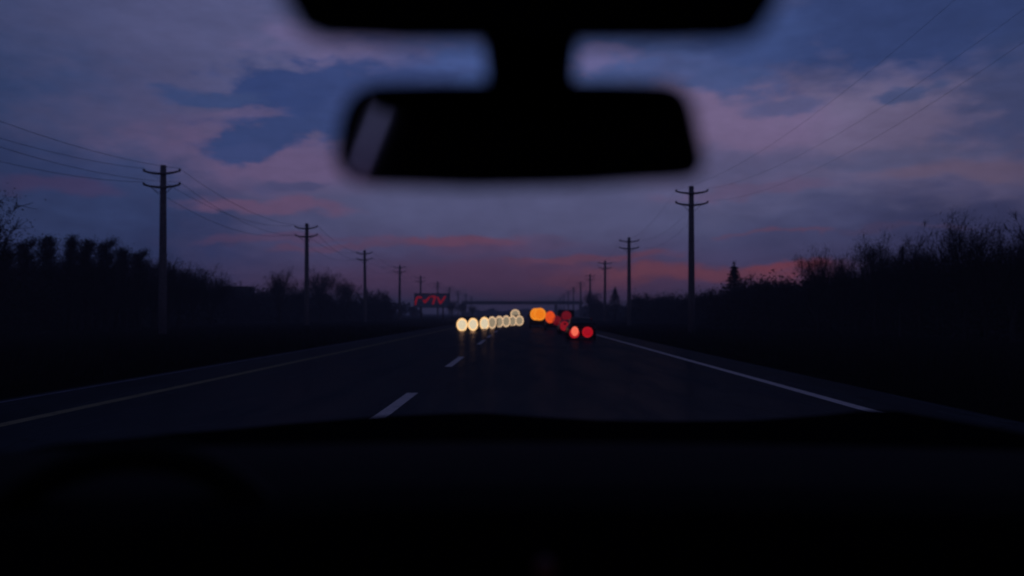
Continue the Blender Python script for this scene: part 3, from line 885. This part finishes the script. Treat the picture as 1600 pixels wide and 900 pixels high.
def lamp(root, name, x, y, z, a, bz, facing, blur_rim_m, blur_disc_m, core=None):
    """lamp widened to its lens-blur disc: bright rim imitates the blur, domed lens (sub-part)"""
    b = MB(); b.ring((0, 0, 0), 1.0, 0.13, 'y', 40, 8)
    o = b.build(name, blur_rim_m, root, smooth=True, loc=(x, y, z))
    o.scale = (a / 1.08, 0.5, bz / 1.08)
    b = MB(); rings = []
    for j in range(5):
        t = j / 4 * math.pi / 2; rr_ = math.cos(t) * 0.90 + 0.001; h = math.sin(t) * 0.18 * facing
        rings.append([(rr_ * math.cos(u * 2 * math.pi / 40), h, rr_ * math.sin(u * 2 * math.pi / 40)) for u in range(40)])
    b.loft(rings); b.build('lens', blur_disc_m, o, smooth=True)  # stands for the dimmer middle of the blur disc
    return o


M['hl_blur_rim'] = glow('headlamp_blur_rim_bright', (1.4, 0.82, 0.34))  # brighter edge of out-of-focus discs put into the lamp colours
M['hl_blur_disc'] = glow('headlamp_blur_disc_bright', (0.80, 0.67, 0.46))
M['hl2_blur_rim'] = glow('headlamp_blur_rim_soft', (0.95, 0.62, 0.36))
M['hl2_blur_disc'] = glow('headlamp_blur_disc_soft', (0.32, 0.25, 0.165))
M['amber_blur_rim'] = glow('amber_lamp_blur_rim', (1.0, 0.30, 0.02))
M['amber'] = glow('amber_lamp_blur_disc', (0.95, 0.22, 0.005))
M['orange'] = glow('orange_lamp', (0.80, 0.075, 0.008))
M['red_blur_rim'] = glow('red_lamp_blur_rim', (0.42, 0.006, 0.010))
M['red'] = glow('red_lamp_blur_disc', (0.36, 0.003, 0.010))
M['red_dim'] = glow('dim_red_lamp', (0.135, 0.003, 0.006))
M['red_mid'] = glow('mid_red_lamp', (0.24, 0.006, 0.010))
M['hot'] = glow('hot_brake_lens', (1.0, 0.16, 0.09))

car_src = {}; van_src = {}; GOC = []


def vehicle(kind, m, D, pxc, label, group, oncoming):
    src = (van_src if kind == 'van' else car_src)
    if m not in src:
        src[m] = (make_van if kind == 'van' else make_car)(M[m]); o = src[m]
    else:
        o = None
        base = src[m]
        o = base.copy(); C.objects.link(o)
        for ch in base.children:
            if ch.name.split('.')[0] in ('headlight', 'tail_light', 'beacon', 'roof_light', 'brake_light'):
                continue
            c = ch.copy(); C.objects.link(c); c.parent = o
            for g_ in ch.children:
                d = g_.copy(); C.objects.link(d); d.parent = c
    front = 2.15 if kind == 'car' else 2.5
    # copies are turned so that their lamps face the camera; D is the distance of the lamp plane
    o.location = (lat(pxc, D), D + front + 0.25, zroad(lat(pxc, D)))
    o.rotation_euler = (0, 0, 0 if oncoming else math.pi)
    o['label'] = label; o['group'] = group; o['category'] = kind
    return o


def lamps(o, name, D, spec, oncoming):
    """spec: (px, py, half width px, half height px, blur rim material, blur disc material)"""
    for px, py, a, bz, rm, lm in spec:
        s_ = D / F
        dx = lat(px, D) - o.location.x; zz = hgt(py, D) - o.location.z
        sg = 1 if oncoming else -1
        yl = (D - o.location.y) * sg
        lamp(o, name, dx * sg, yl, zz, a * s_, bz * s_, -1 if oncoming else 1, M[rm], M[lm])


GO = 'oncoming vehicles with headlights on'; GA = 'vehicles ahead with tail lights on'
o = vehicle('car', 'car_dark', 80, 730.5, 'nearest oncoming car, with the two largest and brightest headlights', GO, True)
GOC.append(o)
lamps(o, 'headlight', 80, [(722, 507.5, 8.2, 9.8, 'hl_blur_rim', 'hl_blur_disc'), (739, 507, 7.6, 9.6, 'hl_blur_rim', 'hl_blur_disc')], True)
o = vehicle('car', 'car_dark', 91, 763, 'second oncoming car behind the nearest, headlights nearly touching', GO, True)
GOC.append(o)
lamps(o, 'headlight', 91, [(757, 505.5, 7.2, 9.8, 'hl_blur_rim', 'hl_blur_disc'), (769, 504, 6.5, 9.2, 'hl2_blur_rim', 'hl2_blur_disc')], True)
o = vehicle('car', 'car_grey', 103, 785.5, 'third oncoming car, with softer brown white headlights', GO, True)
lamps(o, 'headlight', 103, [(780, 502.8, 6.3, 8.8, 'hl2_blur_rim', 'hl2_blur_disc'), (791, 502, 6.2, 8.6, 'hl2_blur_rim', 'hl2_blur_disc')], True)
o = vehicle('car', 'car_dark', 116, 806.5, 'farthest oncoming car, its dim headlights closest to the tail lights', GO, True)
lamps(o, 'headlight', 116, [(801, 501.5, 5.8, 8.2, 'hl2_blur_rim', 'hl2_blur_disc'), (811.5, 501, 6.4, 7.6, 'hl2_blur_rim', 'hl2_blur_disc')], True)
o = vehicle('van', 'car_dark', 128, 805, 'oncoming van with one high roof light above the last car', GO, True)
lamps(o, 'roof_light', 128, [(805, 490.8, 7.0, 7.0, 'hl2_blur_rim', 'hl2_blur_disc')], True)



def beam(o, px, py, D, power):
    ld = bpy.data.lights.new('headlight_beam', 'SPOT'); ld.energy = power; ld.color = (1.0, 0.50, 0.26)
    ld.spot_size = R(50); ld.spot_blend = 0.8; ld.shadow_soft_size = 0.25
    lo_ = bpy.data.objects.new('headlight_beam', ld); C.objects.link(lo_); lo_.parent = o
    lo_.location = (lat(px, D) - o.location.x, D - o.location.y - 0.35, 0.55)
    lo_.rotation_euler = (R(90 - 3), 0, R(180))


for o_, D_, pl in ((GOC[0], 80, ((722, 507), (739, 507))), (GOC[1], 91, ((757, 505), (769, 504)))):
    for px_, py_ in pl:
        beam(o_, px_, py_, D_, 60)

o = vehicle('car', 'car_red', 52, 911, 'nearest car ahead, its left tail light glowing hottest', GA, False)
lamps(o, 'tail_light', 52, [(897.5, 520.5, 7.6, 7.6, 'red_blur_rim', 'red'), (918, 519, 8.0, 8.0, 'red_blur_rim', 'red')], False)
lamps(o, 'brake_light', 51.8, [(898.2, 517.6, 5.4, 7.2, 'hot', 'hot')], False)
o = vehicle('car', 'car_grey', 67, 891, 'second car ahead with dull red tail lights, partly hidden', GA, False)
for c_ in o.children:
    if not c_.name.startswith('wheel'): c_.scale.z = 0.8   # a low coupe
lamps(o, 'tail_light', 67, [(882, 509.3, 6.8, 7.4, 'red_mid', 'red_mid'), (900, 506, 6.8, 7.0, 'red_dim', 'red_dim')], False)
o = vehicle('car', 'car_grey', 84, 866, 'third car ahead with one orange and one dark red tail light', GA, False)
lamps(o, 'tail_light', 84, [(859.5, 495.5, 7.4, 9.0, 'orange', 'orange'), (870.5, 501, 7.0, 7.0, 'red_dim', 'red_dim')], False)
o = vehicle('van', 'car_dark', 97, 885, 'farther van with a single high dark red tail light', GA, False)
lamps(o, 'tail_light', 97, [(885, 493.6, 7.4, 7.4, 'red_dim', 'red_dim')], False)
o = vehicle('van', 'car_dark', 98, 840, 'farthest van ahead carrying two overlapping amber beacons', GA, False)
lamps(o, 'beacon', 98, [(837, 491, 8.2, 9.0, 'amber_blur_rim', 'amber'), (843.4, 491, 9.0, 9.4, 'amber_blur_rim', 'amber')], False)
for b_o in o.children:
    if b_o.name.startswith('beacon') and b_o.location.x < -0.1:
        b_o.location.y += 0.35

# ------------------------------------------------------------------ the car the picture is taken from
own = empty('driver_car', (0, 0, 0), 'dark car interior in the foreground, with dashboard, steering wheel and hood', 'car')


def surf(nxn, nyn, fn):
    b = MB(); vs = [fn(i / (nxn - 1), j / (nyn - 1)) for j in range(nyn) for i in range(nxn)]
    b.add(vs, [(j * nxn + i, j * nxn + i + 1, j * nxn + nxn + i + 1, j * nxn + nxn + i) for j in range(nyn - 1) for i in range(nxn - 1)])
    return b


HE = [(250, 700), (330, 676), (440, 663), (600, 649.5), (700, 645), (760, 644), (850, 651), (930, 656), (1050, 658), (1180, 656), (1290, 647), (1350, 640), (1400, 641), (1450, 652), (1480, 670)]


def hood(u, v):
    px = 250 + (1480 - 250) * u
    y = 1.30 + 1.0 * min(v, 1.0)
    xf = (px - VX) / F * 2.3; x = xf * (0.82 + 0.18 * v)
    ze = EYE - (np.interp(px, [h[0] for h in HE], [h[1] for h in HE]) - VY) / F * 2.3
    z = 1.475 + (ze - 1.475) * v ** 1.5
    if v > 1:
        z = ze - (v - 1) * 1.6; y = 2.3 + (v - 1) * 0.5
    return (x, y, z)


hb_ = surf(60, 22, lambda u, v: hood(u, v * 1.35))
o = hb_.build('hood', M['hood_paint'], own, smooth=True)
md = o.modifiers.new('solid', 'SOLIDIFY'); md.thickness = 0.03; md.offset = -1

# dashboard: padded top, brow over the instruments, face
def dash(u, v):
    x = -0.86 + 1.72 * u
    prof = [(1.24, 1.498), (1.15, 1.504), (1.0, 1.506), (0.90, 1.503), (0.845, 1.49), (0.825, 1.46), (0.83, 1.38), (0.80, 1.30), (0.78, 1.2), (0.8, 1.0)]
    t = v * (len(prof) - 1); i = min(int(t), len(prof) - 2); f = t - i
    y = prof[i][0] * (1 - f) + prof[i + 1][0] * f; z = prof[i][1] * (1 - f) + prof[i + 1][1] * f
    z += 0.010 * math.cos(x * 2.4) * (1 if v < 0.5 else 0)
    br_ = math.exp(-((x + 0.40) / 0.17) ** 4)
    bump_ = math.exp(-((y - 0.98) / 0.13) ** 2) if z > 1.4 else 0.35
    z += 0.004 * br_ * bump_
    y -= 0.05 * br_ * (1 if v > 0.35 else 0)
    return (x, y, z)


surf(90, 46, dash).build('dashboard', M['dash'], own, smooth=True)
dsh = [c for c in own.children if c.name == 'dashboard'][0]
for xx in (-0.78, 0.05, 0.22, 0.78):
    b = MB(); b.box((xx, 0.79, 1.40), (0.13, 0.04, 0.07), bev=0.01)
    for j in range(4):
        b.box((xx, 0.765, 1.375 + j * 0.017), (0.115, 0.012, 0.004))
    b.build('air_vent', M['plastic'], dsh)
b = MB(); b.box((0.13, 0.775, 1.27), (0.26, 0.03, 0.13), bev=0.012); b.build('centre_screen', M['dark_glass'], dsh)
M['led'] = glow('hazard_led', (0.0016, 0.00016, 0.0001))
b = MB(); b.tube([(0.0235, 0.772, 1.4595), (0.0235, 0.79, 1.4595)], 0.010, 14); b.build('hazard_button', M['led'], dsh)

# steering wheel
swl = bpy.data.objects.new('steering_wheel', None)
b = MB(); b.ring((0, 0, 0), 0.185, 0.016, 'y', 64, 12)
swl = b.build('steering_wheel', M['leather'], own, smooth=True)
swl.location = (-0.395, 0.80, 1.380); swl.rotation_euler = (R(-22), 0, R(3)); swl.scale = (1, 1, 1)
b = MB(); b.loft([section(-0.02, 0.062, -0.05, 0.05, 0.04), section(0.0, 0.075, -0.062, 0.062, 0.045), section(0.05, 0.07, -0.055, 0.055, 0.045)]); b.build('hub', M['plastic'], swl, smooth=True)
for p in ((-0.175, 0.01), (0.175, 0.01), (0.0, -0.175)):
    b = MB(); b.tube([(p[0] * 0.3, 0.015, p[1] * 0.3), (p[0] * 0.7, 0.008, p[1] * 0.7), (p[0], 0, p[1])], [0.026, 0.017, 0.015], 10); b.build('spoke', M['leather'], swl, smooth=True)
b = MB(); b.tube([(0, 0.04, 0), (0, 0.2, -0.05)], 0.045, 14); b.build('column', M['plastic'], swl, smooth=True)

# windscreen pane, pillars, roof, doors, rear wall with a slanted side window
b = MB(); b.add([(-0.84, 1.27, 1.47), (0.84, 1.27, 1.47), (0.60, 0.36, 2.26), (-0.60, 0.36, 2.26)], [(0, 1, 2, 3)]); b.build('windscreen', M['windscreen'], own)
for s_ in (-1, 1):
    b = MB(); b.tube([(s_ * 0.90, 1.30, 1.42), (s_ * 0.80, 0.85, 1.80), (s_ * 0.70, 0.40, 2.32)], [0.045, 0.04, 0.05], 10); b.build('pillar', M['liner'], own, smooth=True)
    b = MB(); b.box((s_ * 0.93, -0.3, 1.10), (0.08, 3.0, 0.62), bev=0.02); b.build('door_panel', M['liner'], own)
b = MB(); b.box((0, -0.75, 2.33), (1.7, 2.3, 0.06), bev=0.02); b.build('roof', M['liner'], own)
b = MB(); b.box((0, -0.5, 0.6), (1.86, 3.6, 0.06)); b.build('floor_pan', M['liner'], own)
# unseen rear wall, its open slanting quarter window shaped for the mirror's bright strip
b = MB()
zt_, zb_ = 2.30, 0.6
b.loft([[(-0.315, y_, zt_), (0.97, y_, zt_), (0.97, y_, zb_), (-0.97, y_, zb_), (-0.97, y_, 1.30), (-0.71, y_, 1.36)] for y_ in (-1.55, -1.50)])
b.build('rear_panel', M['liner'], own)
b = MB(); b.loft([[(-0.97, y_, zt_), (-0.415, y_, zt_), (-0.80, y_, 1.37), (-0.97, y_, 1.33)] for y_ in (-1.55, -1.50)]); b.build('added_rear_panel', M['liner'], own)  # unseen panel added to darken the outer edge of the mirror's reflection
b = MB(); b.box((0.93, -0.65, 1.75), (0.05, 1.8, 0.72)); b.build('side_screen', M['liner'], own)
b = MB()
for xx in (-0.40, 0.40):
    pass
b.box((0, -0.62, 1.05), (1.5, 0.16, 0.9), bev=0.05)
b.build('rear_seat', M['liner'], own)

# overhead console behind the top of the windscreen
px0, px1, Dc = 428, 1236, 0.47
b = MB(); outline = []
cx_ = (lat(px0, Dc) + lat(px1, Dc)) / 2; hw = (lat(px1, Dc) - lat(px0, Dc)) / 2
zb_c = hgt(70, Dc)
prof = [(-1.0, 0.12), (-1.0, 0.050), (-0.975, 0.024), (-0.915, 0.008), (-0.82, 0.002), (-0.5, 0.0), (0.5, 0.0), (0.78, 0.001), (0.89, 0.005), (0.95, 0.018), (0.988, 0.04), (1.0, 0.07), (1.0, 0.12)]
rings = []
for y_, gz_ in ((Dc, 0.004), (Dc + 0.01, 0.0), (Dc + 0.10, 0.012), (Dc + 0.16, 0.03)):
    rings.append([(cx_ + q * hw, y_, EYE + (zb_c - EYE) * y_ / Dc + gz_ + h) for q, h in prof])
b.loft(rings, closed=True)
b.build('overhead_console', M['plastic'], own, smooth=False)

# ------------------------------------------------------------------ rear-view mirror hanging from the windscreen
Dm = 0.60
mir = empty('rearview_mirror', (lat(815, Dm), Dm, hgt(205, Dm)), 'black rear-view mirror hanging from the console in the middle of the windscreen', 'mirror')


def mpt(px, py, D_=Dm):
    return (lat(px, D_) - mir.location.x, hgt(py, D_) - mir.location.z)


def rounded(poly, rads, n=7):
    out = []
    m_ = len(poly)
    for i in range(m_):
        p = Vector(poly[i]); a = Vector(poly[i - 1]); c = Vector(poly[(i + 1) % m_]); rd = rads[i]
        p0 = p + (a - p).normalized() * rd; p1 = p + (c - p).normalized() * rd
        for j in range(n):
            t = j / (n - 1); out.append(((1 - t) ** 2 * p0 + 2 * t * (1 - t) * p + t * t * p1))
    return out


poly = [mpt(545, 134), mpt(690, 131), mpt(960, 130), mpt(1072, 134), mpt(1106, 277), mpt(900, 290), mpt(740, 293), mpt(514, 286)]
rads = [0.028, 0.01, 0.01, 0.020, 0.018, 0.01, 0.01, 0.03]
ol = rounded(poly, rads)
tilt = R(3.4)


def tl(x, y, z):
    return (x, y - z * math.sin(tilt), z)


def shrink(ol_, k_):
    return [(p[0] * (1 - k_), p[1] * (1 - k_ * 2.2)) for p in ol_]


b = MB(); rings = []
for y_, k_ in ((-0.004, 0.012), (-0.006, 0.0), (0.004, -0.004), (0.018, 0.02), (0.032, 0.12), (0.038, 0.3)):
    rings.append([tl(q[0], y_, q[1]) for q in shrink(ol, k_)])
b.loft(rings, cap=False)
b.add(rings[-1], [tuple(range(len(ol)))])
b.build('housing', M['plastic'], mir, smooth=True)
gl_ = [tl(q[0], -0.0045, q[1]) for q in shrink(ol, 0.03)]
b = MB(); b.add(gl_, [tuple(range(len(gl_)))]); b.build('mirror_glass', M['mirror'], mir)
b = MB()
st0 = mpt(829, 150); st1 = mpt(829, 48)
hw_ = 70 / F * Dm
rings = []
for t in (0, 0.18, 0.4, 0.7, 1.0):
    zz = st0[1] + (st1[1] - st0[1]) * t; wf = hw_ * (1.12 - 0.25 * math.sin(math.pi * min(t * 1.1, 1)) * 0.45)
    xx = st0[0]
    rings.append([(xx - wf, 0.012, zz), (xx - wf * 0.8, 0.0, zz), (xx + wf * 0.8, 0.0, zz), (xx + wf, 0.012, zz), (xx + wf, 0.035, zz), (xx + wf * 0.8, 0.045, zz), (xx - wf * 0.8, 0.045, zz), (xx - wf, 0.035, zz)])
b.loft(rings); b.build('stalk', M['plastic'], mir, smooth=True)

# ------------------------------------------------------------------ dusk haze: even air round the whole scene
hm = bpy.data.materials.new('haze_air'); hm.use_nodes = True
th_ = NT(hm.node_tree); th_.n.clear()
pv = th_.put('ShaderNodeVolumePrincipled'); pv.inputs['Color'].default_value = (0.80, 0.82, 0.95, 1)
pv.inputs['Density'].default_value = 0.0014; pv.inputs['Anisotropy'].default_value = 0.2
oh = th_.put('ShaderNodeOutputMaterial'); th_.link(pv.outputs[0], oh.inputs['Volume'])
b = MB(); b.box((0, 290, 9.5), (900, 1100, 24))
tag(b.build('haze', hm), 'thin bluish dusk haze over the road and trees', 'haze', kind='stuff')
